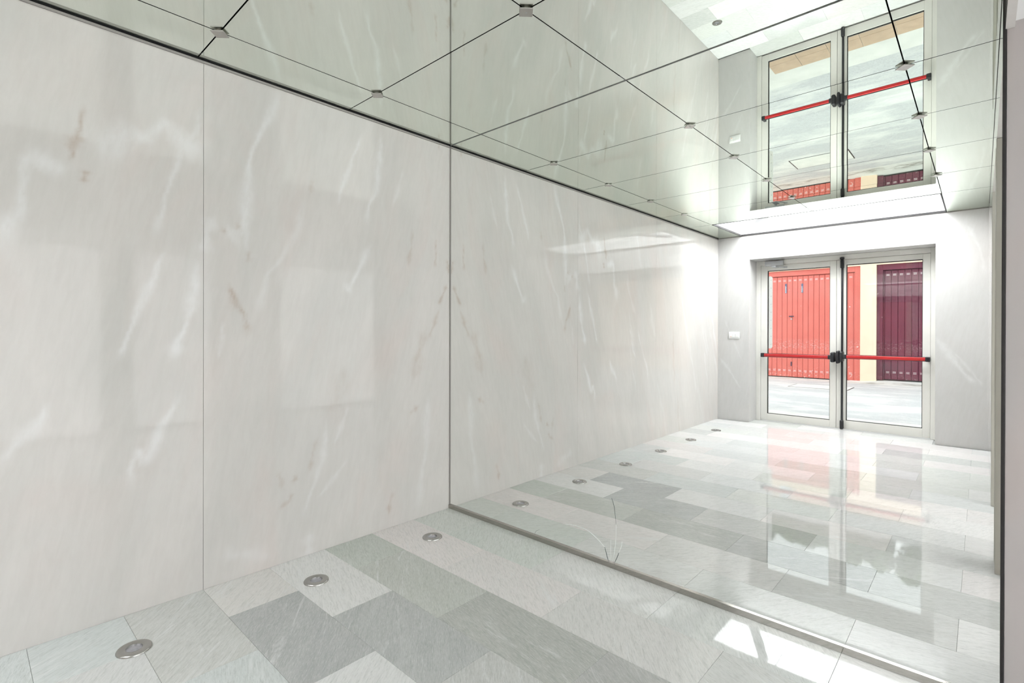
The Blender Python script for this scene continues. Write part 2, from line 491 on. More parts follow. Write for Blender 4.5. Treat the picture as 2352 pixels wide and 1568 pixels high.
def stone_slab(name, plane, at, u0, u1, v0, v1, thick, mat, parent, veins=(), stains=(), step=0.011):
    """upright slab; plane 'x': lies at x=at, u is y; plane 'y': lies at y=at, u is x. v is z.
    The front grid carries vein and stain strengths; thick reaches back from the face."""
    nu = max(2, int((u1 - u0) / step) + 1)
    nv = max(2, int((v1 - v0) / step) + 1)
    us, vv = np.linspace(u0, u1, nu), np.linspace(v0, v1, nv)
    U, V = np.meshgrid(us, vv)
    wob = 0.006 * np.sin(U * 41 + V * 17) + 0.004 * np.sin(V * 67 - U * 23) + 0.003 * np.sin(V * 151 + U * 97)
    ve, se = np.zeros(U.shape), np.zeros(U.shape)
    for lst, acc in ((veins, ve), (stains, se)):
        for w, s, pts in lst:
            if max(p[0] for p in pts) < u0 - 0.2 or min(p[0] for p in pts) > u1 + 0.2:
                continue
            d, t = dist_poly(U + wob * 0.6, V + wob * 0.4, pts)
            ww = 1.5 * w * (0.75 + 0.35 * np.sin(t * 9 + w * 900))
            fade = np.clip(np.minimum(t, 1 - t) * 7 + 0.25, 0, 1)
            np.maximum(acc, 0.62 * s * fade * np.exp(-(d / ww) ** 2), out=acc)
    nf = nu * nv
    P = np.zeros((nf + 4, 3))
    front = np.full(nf, at)
    if plane == 'x':
        P[:nf, 0], P[:nf, 1] = front, U.ravel()
    else:
        P[:nf, 1], P[:nf, 0] = front, U.ravel()
    P[:nf, 2] = V.ravel()
    cs = [(u0, v0), (u1, v0), (u1, v1), (u0, v1)]
    for i, (cu, cv) in enumerate(cs):
        P[nf + i] = (at - thick, cu, cv) if plane == 'x' else (cu, at - thick, cv)
    idx = np.arange(nf).reshape(nv, nu)
    q = np.stack([idx[:-1, :-1], idx[:-1, 1:], idx[1:, 1:], idx[1:, :-1]], -1).reshape(-1, 4)
    faces = q.tolist()
    b0, b1, b2, b3 = nf, nf + 1, nf + 2, nf + 3
    faces.append([b3, b2, b1, b0])
    faces.append(idx[0, ::-1].tolist() + [b0, b1])
    faces.append(idx[-1, :].tolist() + [b2, b3])
    faces.append(idx[:, 0].tolist() + [b3, b0])
    faces.append(idx[::-1, -1].tolist() + [b1, b2])
    if plane == 'y':
        faces = [f[::-1] for f in faces]
    me = bpy.data.meshes.new(name)
    me.from_pydata(P.tolist(), [], faces)
    for nm, arr in (('vein', ve), ('stain', se)):
        at_ = me.attributes.new(nm, 'FLOAT', 'POINT')
        at_.data.foreach_set('value', np.concatenate([arr.ravel(), np.zeros(4)]).astype(np.float32))
    return link(name, me, mat, parent)

def random_veins(u0, u1, n, seed, lean=-0.35):
    r = random.Random(seed)
    out = []
    for _ in range(n):
        u, v = r.uniform(u0, u1), r.uniform(0.4, 2.4)
        pts = [(u, v)]
        for _k in range(r.randint(3, 6)):
            dv = r.uniform(0.08, 0.16)
            u += lean * dv + r.uniform(-0.03, 0.03)
            v -= dv
            pts.append((u, v))
        out.append((r.uniform(0.008, 0.02), r.uniform(0.3, 0.8), pts))
    return out

# ------------------------------------------------------------------ room shell
JG = 0.0008
wall_left = struct(MB().box(-0.30, -0.024, -5.25, 0.30, -0.10, 2.95).build('wall_left', M['grout']), 'long left wall clad in tall pale veined marble slabs')
cuts = [0.0, -1.5, -3.0, -4.5, -A]
for i in range(4):
    y1, y0 = cuts[i] - (JG if i else 0), cuts[i + 1] + (JG if i < 3 else 0)
    if i < 2:
        ve, se = VEINS, STAINS
    else:
        ve, se = random_veins(y0, y1, 9 if i == 2 else 3, 5 + i), [(w * .8, s * .5, p) for w, s, p in random_veins(y0, y1, 3, 40 + i, -0.1)]
    if i == 1:
        ve = ve + [v for v in random_veins(-3.0, -2.3, 7, 77)]
    stone_slab('slab', 'x', 0.0, y0, y1, 0.0, H + 0.03, 0.024, M['marble'], wall_left, ve, se)
trim = MB().box(0.0, 0.006, -A, -0.003, H - 0.018, H - 0.007, 0.001, 1).build('trim_1', M['trim'])
MB().box(-0.001, 0.0050, -A, -0.003, H - 0.0045, H + 0.012).build('shadow_gap', M['void'], trim)  # solid black strip put in as the dark of the ceiling gap
struct(trim, 'thin brushed steel strip along the top of the marble wall')

# back wall with the entrance
DX0, DX1, DZ = 0.41, 2.31, 2.155
YO = -5.25
wb = MB()
wb.box(-3.0, DX0 - 0.024, YO, -A - 0.024, -0.1, 4.2)
wb.box(DX1 + 0.024, 6.5, YO, -A - 0.024, -0.1, 4.2)
wb.box(DX0 - 0.024, DX1 + 0.024, YO, -A - 0.024, DZ + 0.024, 4.2)
wall_back = struct(wb.build('wall_back', M['plaster']), 'end wall around the glass entrance doors, clad in pale marble')
DV = [(.012, .8, [(0.03, .83), (.066, .789), (.154, .674), (.22, .57), (.298, .449)]), (.02, .9, [(2.317, 1.146), (2.441, .941), (2.545, .763), (2.629, .679)]),
      (.012, .6, [(2.56, 2.32), (2.59, 2.254), (2.657, 2.066), (2.70, 1.8)]), (.012, .6, [(2.45, 1.0), (2.60, .80), (2.69, .66)]), (.01, .5, [(.10, 1.35), (.2, 1.1), (.33, .8)])]
def bslab(u0, u1, v0, v1):
    # front face looks towards +y
    return stone_slab('slab', 'y', -A, u0, u1, v0, v1, 0.024, M['marble_cool'], wall_back, DV)
bslab(0.0, DX0, 0.0, H + 0.03)
bslab(DX1, W, 0.0, H + 0.03)
bslab(DX0 + JG, 1.36 - JG, DZ, H + 0.03)
bslab(1.36 + JG, DX1 - JG, DZ, H + 0.03)
for nm, bx in (('reveal_slab', (DX0 - 0.024, DX0, YO + 0.07, -A - 0.0245, 0.0, DZ)), ('reveal_slab', (DX1, DX1 + 0.024, YO + 0.07, -A - 0.0245, 0.0, DZ)),
               ('reveal_slab', (DX0 - 0.024, DX1 + 0.024, YO + 0.07, -A - 0.0245, DZ, DZ + 0.024))):
    MB().box(*bx).build(nm, M['marble_cool'], wall_back)

struct(MB().box(0.002, W - 0.002, -A, -A + 0.005, H - 0.006, H - 0.001).build('trim_4', M['trim']), 'thin grey strip between the end wall and the ceiling')

# right wall: two openings into the side passage
OZ = 2.185
wr = MB()
wr.box(W + 0.022, W + 0.22, -A, -2.595 - 0.03, 0, 2.95)
wr.box(W + 0.022, W + 0.22, -1.45 + 0.03, -1.25 - 0.03, 0, OZ)
wr.box(W + 0.022, W + 0.22, -2.595 - 0.03, 0.0, OZ + 0.02, 2.95)
wall_right = struct(wr.build('wall_right', M['plaster']), 'right wall with two openings into the side passage')
for bx in ((W, W + 0.022, -A, -2.595 - 0.03, 0, H + 0.03), (W, W + 0.022, -1.45 + 0.03, -1.25 - 0.03, 0, OZ), (W, W + 0.022, -2.595 - 0.03, -0.001, OZ, H + 0.03)):
    MB().box(*bx).build('slab', M['marble'], wall_right)
def lining(name, ys, label):
    t = bpy.data.objects.new(name, None)
    COL.objects.link(t)
    struct(t, label)
    for y0, y1 in ys:
        MB().box(W - 0.001, W + 0.225, y0, y1, 0, OZ - 0.001, 0.002, 1).build('jamb', M['taupe'], t)
    return t
lining('trim_2', [(-1.28, -1.25)], 'beige metal lining of the opening beside the mirror')
lining('trim_3', [(-1.45, -1.42), (-2.625, -2.595)], 'beige metal linings of the opening farther from the mirror')
# the passage behind the right wall
wp = MB()
wp.box(W + 0.004, 4.9, 0.0, 0.12, 0, 2.95)
wall_passage = struct(wp.build('wall_passage', M['marble_side']), 'rose marble wall of the side passage next to the mirror')
struct(MB().box(W + 0.22, 4.9, -2.80, -2.625, 0, 2.95).build('wall_passage_near', M['plaster']), 'marble wall closing the near side of the passage')
# glowing panes added out of view, as fill light for the left wall
wt = bpy.data.objects.new('passage_fill_panes', None)
COL.objects.link(wt)
struct(wt, 'added glowing fill panes at the unseen end of the side passage')
M['frosted'] = emit_mat('added_fill_glass', (0.97, 0.985, 1.0), PASSAGE_FILL)
wf = MB()
for bx in ((4.70, 4.78, -2.625, 0.0, 0.0, 0.05), (4.70, 4.78, -2.625, 0.0, OZ - 0.05, OZ), (4.70, 4.78, -2.625, -2.575, 0.05, OZ - 0.05), (4.70, 4.78, -0.05, 0.0, 0.05, OZ - 0.05)):
    wf.box(*bx)
wf.build('fill_pane_frame', M['beige'], wt)
for y0, y1 in ((-2.575, -1.3125), (-1.3125, -0.05)):
    MB().box(4.735, 4.745, y0 + 0.002, y1 - 0.002, 0.05, OZ - 0.05).build('pane', M['frosted'], wt)
struct(MB().box(W + 0.22, 4.9, -2.625, 0.0, OZ, 2.95).build('ceiling_passage', M['plaster']), 'low plaster ceiling of the side passage')

# wall behind the mirror
struct(MB().box(-0.30, W + 0.004, 0.012, 0.16, -0.1, 2.95).build('wall_front', M['plaster']), 'end wall behind the full height mirror')

# ------------------------------------------------------------------ floor of stone tiles
floor = struct(MB().box(-0.02, 4.9, -A - 0.43, 0.10, -0.12, -0.010).build('floor', M['grout']), 'polished floor of grey green stone tiles')
LIGHT, PINK, GREEN, DARK, BLUE, MID = (0.56, 0.575, 0.56), (0.60, 0.575, 0.56), (0.43, 0.485, 0.43), (0.32, 0.345, 0.325), (0.47, 0.52, 0.51), (0.40, 0.425, 0.395)
TONES = {(0, 0): (0.52, 0.56, 0.52), (0, 1): (0.49, 0.54, 0.50), (0, 2): (0.52, 0.54, 0.52), (0, 3): (0.50, 0.53, 0.51), (0, 4): (0.52, 0.54, 0.53),
         (1, 0): PINK, (1, 1): (0.57, 0.56, 0.545), (1, 2): (0.52, 0.53, 0.51), (1, 3): (0.49, 0.51, 0.49),
         (2, 0): GREEN, (2, 1): (0.42, 0.455, 0.41), (2, 2): (0.36, 0.395, 0.35), (2, 3): (0.36, 0.385, 0.36),
         (3, 0): LIGHT, (3, 1): (0.36, 0.395, 0.385), (3, 2): (0.43, 0.45, 0.43),
         (4, 0): (0.54, 0.54, 0.515), (4, 1): (0.335, 0.37, 0.36), (4, 2): (0.53, 0.55, 0.54), (5, 0): (0.46, 0.48, 0.455), (5, 1): (0.46, 0.51, 0.50),
         (6, 0): BLUE, (6, 1): (0.50, 0.52, 0.51), (7, 0): BLUE}
PAL = [(0.545, 0.56, 0.55), (0.56, 0.565, 0.555), (0.57, 0.56, 0.55), (0.52, 0.54, 0.53), (0.50, 0.53, 0.525), (0.49, 0.52, 0.49), (0.46, 0.485, 0.465), (0.53, 0.55, 0.54)]
meshes = {}
rt = random.Random(5)
TW, TL, G2 = 0.30, 0.652, 0.0004
TGAIN = (1.27, 1.235, 1.245)
def tile(x0, x1, y0, y1, color):
    key = (round(x1 - x0, 4), round(y1 - y0, 4))
    if key not in meshes:
        b = MB()
        b.box(-(x1 - x0) / 2 + G2, (x1 - x0) / 2 - G2, -(y1 - y0) / 2 + G2, (y1 - y0) / 2 - G2, -0.010, 0.0, 0.0007, 1)
        me = bpy.data.meshes.new('tile')
        bmesh.ops.recalc_face_normals(b.bm, faces=b.bm.faces)
        b.bm.to_mesh(me)
        b.bm.free()
        me.materials.append(M['tile'])
        meshes[key] = me
    o = link('tile', meshes[key], None, floor)
    gm = sum(color) / 3
    color = tuple(c + (gm - c) * 0.35 for c in color)
    o.location = ((x0 + x1) / 2, (y0 + y1) / 2, 0)
    o.color = (*(min(0.90, (c + (0.50 - c) * 0.15) * TGAIN[i] * (1 + 0.95 * max(0.0, c - 0.38))) for i, c in enumerate(color)), 1)
    return o
for r in range(17):
    ya, yb = -TW * r, -TW * (r + 1)
    yb = max(yb, YO + 0.07)
    if ya - yb < 0.02:
        continue
    x = -0.32 if r % 2 == 0 else 0.0
    k = 0
    while x < 4.7:
        x0, x1 = max(x, 0.0), min(x + TL, 4.7)
        if r == 16:
            x0, x1 = max(x0, DX0), min(x1, DX1)
        if r >= 9 and x1 > W + 0.02:
            x1 = W + 0.02
        if x1 - x0 > 0.03:
            j = rt.choice(PAL)
            v = rt.uniform(0.93, 1.07)
            colr = TONES.get((r, k), tuple(c * v for c in j))
            tile(x0, x1, yb, ya, colr)
        k += 1
        x += TL

# ------------------------------------------------------------------ mirror ceiling
ceiling = struct(MB().box(-0.30, W + 0.3, -3.80, 0.30, H + 0.04, H + 0.5).box(-0.30, 0.27, -A - 0.1, -3.80, H + 0.04, H + 0.5).box(2.435, W + 0.3, -A - 0.1, -3.80, H + 0.04, H + 0.5).build('ceiling', M['void']),
                 'mirrored ceiling of green tinted glass panels held by steel clips')
XS = [0.006, 0.301, 1.3547, 2.4028, W - 0.0015]
YS = [0.0, -0.7633, -1.5266, -2.2899, -3.0532, -3.8165, -A]
rp = random.Random(3)
for j in range(6):
    for i in range(4):
        if j == 5 and i in (1, 2):
            continue
        g = 0.0028
        x0, x1 = XS[i] + (g if i else 0), XS[i + 1] - (g if i < 3 else 0)
        y1, y0 = YS[j] - g, YS[j + 1] + g
        cx_, cy_ = (x0 + x1) / 2, (y0 + y1) / 2
        o = MB().box(x0 - cx_, x1 - cx_, y0 - cy_, y1 - cy_, 0, 0.008).build('panel', M['ceiling_mirror'], ceiling)
        o.location = (cx_, cy_, H)
        o.rotation_euler = (rp.uniform(-1, 1) * 0.0007, rp.uniform(-1, 1) * 0.0007, 0)
clip_me = screw_me = None
for j in range(1, 5):
    for x in XS[1:4]:
        y = YS[j]
        if clip_me is None:
            o = MB().box(-0.0265, 0.0265, -0.0265, 0.0265, -0.011, -0.006, 0.001, 1).box(-0.008, 0.008, -0.008, 0.008, -0.006, 0.03).build('clip', M['steel'], ceiling)
            s = MB().lathe([(0.0028, -0.0118), (0.0036, -0.0110), (0.0036, -0.0100)], n=16).build('screw', M['grey_metal'], o)
            clip_me, screw_me = o.data, s.data
        else:
            o = link('clip', clip_me, None, ceiling)
            s = link('screw', screw_me, None, o)
        o.location = (x, y, H)
        o.rotation_euler = (0, 0, math.radians(45))

# ------------------------------------------------------------------ skylight box over the entrance
SX0, SX1, SY0, SY1, SZ = 0.301, 2.4028, -A, -3.8165, H + 0.45
sky = thing('skylight', 'wide luminous white skylight box in the ceiling above the entrance', 'skylight', ((SX0 + SX1) / 2, (SY0 + SY1) / 2, H))
sh = MB()
t = 0.012
sh.box(SX0 - 0.02, SX0, SY0 - 0.02, SY1 + 0.012, H + 0.0005, SZ + 0.05)
sh.box(SX1, SX1 + 0.02, SY0 - 0.02, SY1 + 0.012, H + 0.0005, SZ + 0.05)
sh.box(SX0, SX1, SY1 - 0.0, SY1 + 0.012, H + 0.009, SZ + 0.05)
sh.box(SX0, SX1, SY0 - 0.045, SY0 - 0.025, H + 0.031, SZ + 0.05)
rel(sh.build('shaft', M['white']), sky)
rel(MB().box(SX0, SX1, SY0 - 0.025, SY1, SZ, SZ + 0.02).build('diffuser', M['lightpanel']), sky)
for x in (SX0 + 0.52, SX0 + 1.05, SX0 + 1.58):
    rel(MB().box(x - 0.009, x + 0.009, SY0, SY1, SZ - 0.02, SZ, 0.002, 1).build('glazing_bar', M['grey_metal']), sky)
br = MB()
br.prism([(-0.055, -0.012), (0.055, -0.012), (0.055, 0.012), (-0.055, 0.012)], -0.32, 0.34)
o = br.build('brace', M['grey_metal'], sky)
o.location = (0.709 - sky.location.x, -4.25 - sky.location.y, 0.06)
o.rotation_euler = (0, 0, -math.atan2(0.244, 0.494))
fr_ = MB()
for bx in ((SX0 + 0.0005, SX0 + 0.012, SY0, SY1, H - 0.002, H + 0.02), (SX1 - 0.012, SX1 - 0.0005, SY0, SY1, H - 0.002, H + 0.02), (SX0, SX1, SY1 - 0.012, SY1 - 0.0005, H - 0.002, H + 0.02), (SX0, SX1, SY0 + 0.0015, SY0 + 0.012, H - 0.002, H + 0.02)):
    fr_.box(*bx)
rel(fr_.build('frame', M['rubber']), sky)

# ------------------------------------------------------------------ the mirror wall
mir = thing('mirror', 'full height wall mirror with a star crack above its steel floor channel', 'mirror', (W / 2, 0, 0))
rel(MB().box(0.004, W - 0.004, 0.0, 0.006, 0.026, H - 0.004).build('mirror_glass', M['mirror']), mir)
rel(MB().box(0.001, W - 0.001, -0.010, 0.010, 0.0, 0.027, 0.001, 1).build('base_channel', M['channel']), mir)
rel(MB().box(0.0005, 0.0085, -0.004, 0.008, 0.027, H - 0.018, 0.001, 1).build('edge_strip', M['trim']), mir)
rel(MB().box(W - 0.006, W + 0.003, -0.006, 0.010, 0.027, H - 0.004, 0.001, 1).build('edge_strip', M['rubber']), mir)
def crack(pts, w, mat):
    P, n = [], 5
    for i in range(len(pts) - 1):
        for k in range(n):
            f = k / n
            p0 = pts[max(i - 1, 0)]; p1 = pts[i]; p2 = pts[i + 1]; p3 = pts[min(i + 2, len(pts) - 1)]
            P.append(tuple(0.5 * ((2 * p1[a]) + (-p0[a] + p2[a]) * f + (2 * p0[a] - 5 * p1[a] + 4 * p2[a] - p3[a]) * f * f + (-p0[a] + 3 * p1[a] - 3 * p2[a] + p3[a]) * f ** 3) for a in (0, 1)))
    P.append(pts[-1])
    L_ = len(P)
    rad = [w * (0.25 + 0.75 * math.sin(math.pi * min(1, (i + 1) / L_ * 0.9 + 0.05))) for i in range(L_)]
    rel(MB().tube([(x, -0.0002, z) for x, z in P], [1.4 * q for q in rad], 5).build('crack', mat), mir)
crack([(0.985, .145), (1.03, .153), (1.075, .155), (1.132, .150), (1.188, .126), (1.238, .093)], 0.0016, M['crackw'])
crack([(1.238, .093), (1.246, .072), (1.252, .052), (1.258, .036), (1.262, .027)], 0.0013, M['crackd'])
crack([(1.279, .358), (1.290, .33), (1.297, .301), (1.306, .227)], 0.0009, M['crackd'])
crack([(1.306, .227), (1.305, .16), (1.300, .105), (1.292, .06), (1.283, .027)], 0.0006, M['crackw'])
crack([(1.34, .150), (1.337, .125), (1.322, .088)], 0.0009, M['crackw'])
crack([(1.322, .088), (1.312, .06), (1.296, .027)], 0.0010, M['crackd'])
crack([(1.274, .139), (1.275, .09), (1.277, .027)], 0.0005, M['crackw'])
crack([(0.80, .065), (0.775, .05), (0.762, .027)], 0.0004, M['crackd'])

# ------------------------------------------------------------------ recessed floor spotlights
names = ['nearest the mirror', 'second from the mirror', 'third from the mirror', 'fourth from the mirror', 'fifth from the mirror', 'farthest from the mirror, near the end wall']
parts_ = None
for i, y in enumerate((-0.39, -1.10, -1.822, -2.51, -3.231, -3.961)):
    s = thing('floor_spotlight', 'round steel floor spotlight along the marble wall, ' + names[i], 'spotlight', (0.306, y, 0), 'row of steel spotlights set in the floor')
    if parts_ is None:
        a_ = MB().lathe([(0.0265, 0.0012), (0.0275, 0.0065), (0.029, 0.0075), (0.051, 0.0075), (0.0545, 0.0068), (0.057, 0.004), (0.0575, 0.0005)], n=56).build('trim_ring', M['ring'], s, True)
        # open the ring's middle
        me = a_.data
        bm_ = bmesh.new(); bm_.from_mesh(me)
        bmesh.ops.delete(bm_, geom=[f for f in bm_.faces if len(f.verts) > 8], context='FACES_ONLY')
        bm_.to_mesh(me); bm_.free()
        b_ = MB().lathe([(0.027, 0.0006), (0.027, 0.0022), (0.020, 0.0034), (0.010, 0.0040), (0.002, 0.0042)], n=40).build('lens', M['lens'], s, True)
        parts_ = (a_.data, b_.data)
    else:
        link('trim_ring', parts_[0], None, s)
        link('lens', parts_[1], None, s)

# ------------------------------------------------------------------ entrance doors
YD = -5.122                         # face of the door leaves towards the room
fo = bpy.data.objects.new('door_frame', None)
COL.objects.link(fo)
struct(fo, 'beige enamelled metal frame around the two glass entrance doors')
FX0, FX1, FZ = 0.468, 2.253, 2.092
MB().box(DX0, FX0 - 0.002, YD - 0.06, YD + 0.012, 0, DZ - 0.001, 0.002, 1).build('jamb', M['beige'], fo)
MB().box(FX1 + 0.002, DX1, YD - 0.06, YD + 0.012, 0, DZ - 0.001, 0.002, 1).build('jamb', M['beige'], fo)
MB().box(FX0 - 0.002, FX1 + 0.002, YD - 0.06, YD + 0.012, FZ + 0.002, DZ - 0.001, 0.002, 1).build('head', M['beige'], fo)
def leaf(name, label, x0, x1, gx0, gx1, gz0, gz1):
    o = bpy.data.objects.new(name, None)
    COL.objects.link(o)
    o.location = ((x0 + x1) / 2, YD, 0)
    struct(o, label)
    zb, zt = 0.008, FZ - 0.002
    y0, y1 = YD - 0.055, YD
    rel(MB().box(x0, gx0, y0, y1, zb, zt, 0.002, 1).build('stile', M['beige']), o)
    rel(MB().box(gx1, x1, y0, y1, zb, zt, 0.002, 1).build('stile', M['beige']), o)
    rel(MB().box(gx0, gx1, y0, y1, zb, gz0, 0.002, 1).build('bottom_rail', M['beige']), o)
    rel(MB().box(gx0, gx1, y0, y1, gz1, zt, 0.002, 1).build('top_rail', M['beige']), o)
    gk = MB()
    for bx in ((gx0, gx0 + 0.006, gz0, gz1), (gx1 - 0.006, gx1, gz0, gz1), (gx0 + 0.006, gx1 - 0.006, gz0, gz0 + 0.005), (gx0 + 0.006, gx1 - 0.006, gz1 - 0.008, gz1)):
        gk.box(bx[0], bx[1], YD - 0.040, YD - 0.012, bx[2], bx[3])
    rel(gk.build('gasket', M['rubber']), o)
    rel(MB().box(gx0 + 0.005, gx1 - 0.005, YD - 0.030, YD - 0.024, gz0 + 0.004, gz1 - 0.006).build('pane', M['pane']), o)
    return o
d1 = leaf('door_1', 'glass door leaf with beige frame, in front of the coral red garage', FX0, 1.345, 0.547, 1.277, 0.096, 2.020)
d2 = leaf('door_2', 'glass door leaf with beige frame and black vertical rods', 1.349, FX1, 1.449, 2.184, 0.110, 2.030)

def push_bar(root, x0, x1, z, cap_at_left, house_x):
    yb = YD + 0.088
    prof = [(-0.022, -0.021), (0.022, -0.021), (0.022, 0.021), (-0.022, 0.021)]
    b = MB().box(x0 + 0.03, x1 - 0.03, yb - 0.014, yb + 0.014, z - 0.020, z + 0.020, 0.009, 3)
    bar = rel(b.build('push_bar', M['red'], smooth=True), root)
    e = MB().box(x0 + 0.03, x1 - 0.03, yb - 0.019, yb + 0.004, z - 0.025, z + 0.025, 0.006, 2)
    p = e.build('bar_rail', M['black'], smooth=True)
    p.parent = bar
    for a_, b2 in ((x0, x0 + 0.045), (x1 - 0.045, x1)):
        c = MB().box(a_, b2, yb - 0.021, yb + 0.018, z - 0.027, z + 0.027, 0.008, 3).build('end_cap', M['black'], smooth=True)
        c.parent = bar
    xa = x0 + 0.02 if cap_at_left else x1 - 0.02
    c = MB().box(xa - 0.016, xa + 0.016, YD + 0.0005, yb - 0.010, z - 0.022, z + 0.022, 0.005, 2).build('bracket', M['black'], smooth=True)
    c.parent = bar
    h = MB().box(house_x - 0.022, house_x + 0.022, YD + 0.0005, YD + 0.115, z - 0.062, z + 0.062, 0.016, 4).build('latch_housing', M['black'], smooth=True)
    h.parent = bar
    return bar
push_bar(d1, 0.492, 1.318, 0.888, True, 1.322)
b2_ = push_bar(d2, 1.425, 2.258, 0.900, False, 1.412)
hh = MB().box(1.362, 1.392, YD + 0.0005, YD + 0.125, 0.892 - 0.078, 0.892 + 0.078, 0.014, 4).build('latch_cover', M['black'], smooth=True)
hh.parent = b2_
rod = rel(MB().box(1.400, 1.422, YD + 0.001, YD + 0.030, 0.03, 2.09, 0.007, 3).build('vertical_rod', M['black'], smooth=True), d2)
for z0, z1 in ((0.004, 0.115), (1.985, 2.088)):
    c = MB().box(1.392, 1.430, YD + 0.001, YD + 0.052, z0, z1, 0.012, 3).build('rod_cover', M['black'], smooth=True)
    c.parent = rod
c = MB().lathe([(0.012, 2.088), (0.024, 2.098), (0.026, 2.112), (0.020, 2.122)], (1.411, YD + 0.036, 0), 24).build('bolt_head', M['black'], smooth=True)
c.parent = rod

dc = thing('door_closer', 'small silver door closer at the top of the glass door', 'door closer', (0.64, YD, 2.10))
rel(MB().box(0.530, 0.755, YD + 0.0135, YD + 0.058, 2.078, 2.140, 0.004, 2).build('body', M['grey_metal'], smooth=True), dc)
rel(MB().cyl((0.655, YD + 0.036, 2.078), (0.655, YD + 0.036, 2.052), 0.013, n=20).build('spindle', M['grey_metal'], smooth=True), dc)
rel(MB().box(0.640, 0.700, YD + 0.028, YD + 0.190, 2.050, 2.060, 0.003, 1).build('arm', M['grey_metal']), dc)
rel(MB().tube([(0.690, YD + 0.18, 2.053), (0.74, YD + 0.09, 2.051), (0.765, YD + 0.006, 2.050)], 0.007, 8).build('arm', M['grey_metal']), dc)
rel(MB().box(0.745, 0.790, YD + 0.0005, YD + 0.014, 2.043, 2.060, 0.003, 1).build('shoe', M['grey_metal']), dc)

sw = thing('light_switch', 'white rocker switch plate on the marble beside the entrance', 'light switch', (0.218, -A, 1.15))
rel(MB().box(0.147, 0.290, -A, -A + 0.009, 1.104, 1.196, 0.003, 2).build('plate', M['white'], smooth=True), sw)
for x in (0.180, 0.218, 0.256):
    r_ = rel(MB().box(x - 0.0175, x + 0.0175, -A + 0.008, -A + 0.0125, 1.124, 1.176, 0.002, 1).build('rocker', M['white']), sw)
    if x < 0.2:
        c = MB().box(x - 0.008, x + 0.006, -A + 0.0122, -A + 0.0135, 1.131, 1.137).build('indicator', M['amber'])
        c.parent = r_

# ------------------------------------------------------------------ the street outside
GZ = -0.03
YF = -12.60                         # facade across the street
struct(MB().box(-14, 16, -12.02, -6.32, GZ - 0.3, GZ).build('street', M['asphalt']), 'worn grey street asphalt, sunlit patches in its colour, between the entrance and the garages')
kerb = struct(MB().box(-14, 16, -6.32, YO, GZ - 0.3, GZ + 0.004).build('kerb_strip', M['concrete']), 'pale concrete strip in front of the entrance')
for k in range(6):
    x0 = 0.44 + 0.36 * k
    for yy in (-5.27, -5.55):
        MB().box(x0 + 0.002, x0 + 0.358, yy - 0.276, yy, GZ + 0.0045, GZ + 0.012, 0.002, 1).build('paving_tile', M['terracotta'], kerb)
ap = MB()
vs_ = [(-14, YF - 0.2, GZ), (-0.2, YF - 0.2, GZ - 0.005), (1.0, YF - 0.2, 0.04), (16, YF - 0.2, 0.08), (16, -12.02, GZ), (1.0, -12.02, GZ), (-0.2, -12.02, GZ), (-14, -12.02, GZ)]
top = [ap.bm.verts.new(v) for v in vs_]
bot = [ap.bm.verts.new((v[0], v[1], -0.33)) for v in vs_]
for f in ((0, 1, 6, 7), (1, 2, 5, 6), (2, 3, 4, 5)):
    ap.bm.faces.new([top[i] for i in f])
for i in range(8):
    ap.bm.faces.new((top[i], top[(i + 1) % 8], bot[(i + 1) % 8], bot[i]))
ap.bm.faces.new(list(reversed(bot)))
struct(ap.build('pavement_apron', M['dirty_concrete']), 'pale concrete apron along the foot of the garages')
hatch = struct(MB().box(-0.47, 0.62, -10.95, -10.22, GZ + 0.0005, GZ + 0.006, 0.003, 1).build('hatch_cover', M['concrete']), 'pale rectangular hatch cover set in the street')
MB().box(-0.49, 0.64, -10.97, -10.20, GZ + 0.0002, GZ + 0.003).build('hatch_joint', M['rubber'], hatch)

# garage block
bl = thing('garage_building', 'peach rendered garage block across the street with a concrete roof edge', 'building', (0.6, YF, 0))
GT = 2.79
rel(MB().box(0.504, 0.826, YF - 0.5, YF + 0.03, -0.04, GT, 0.004, 1).build('pillar', M['render']), bl)
rel(MB().box(-14, -2.42, YF - 0.5, YF + 0.03, -0.2, GT).build('pillar', M['render']), bl)
rel(MB().box(3.55, 16, YF - 0.5, YF + 0.03, -0.2, GT).build('pillar', M['render']), bl)
rel(MB().box(-14, 16, YF - 0.5, YF + 0.03, GT, 3.25).build('upper_wall', M['render']), bl)
rel(MB().box(-14, 16, YF - 3.5, YF + 0.14, 3.25, 3.68).build('roof_slab', M['slab']), bl)
rel(MB().box(-14, 16, YF - 0.9, YF - 0.5, -0.2, 3.25).build('back_wall', M['slab']), bl)
rel(MB().box(-1.268, -1.003, YF + 0.0305, YF + 0.045, 2.907, 3.24, 0.004, 1).build('plaque', M['paper']), bl)

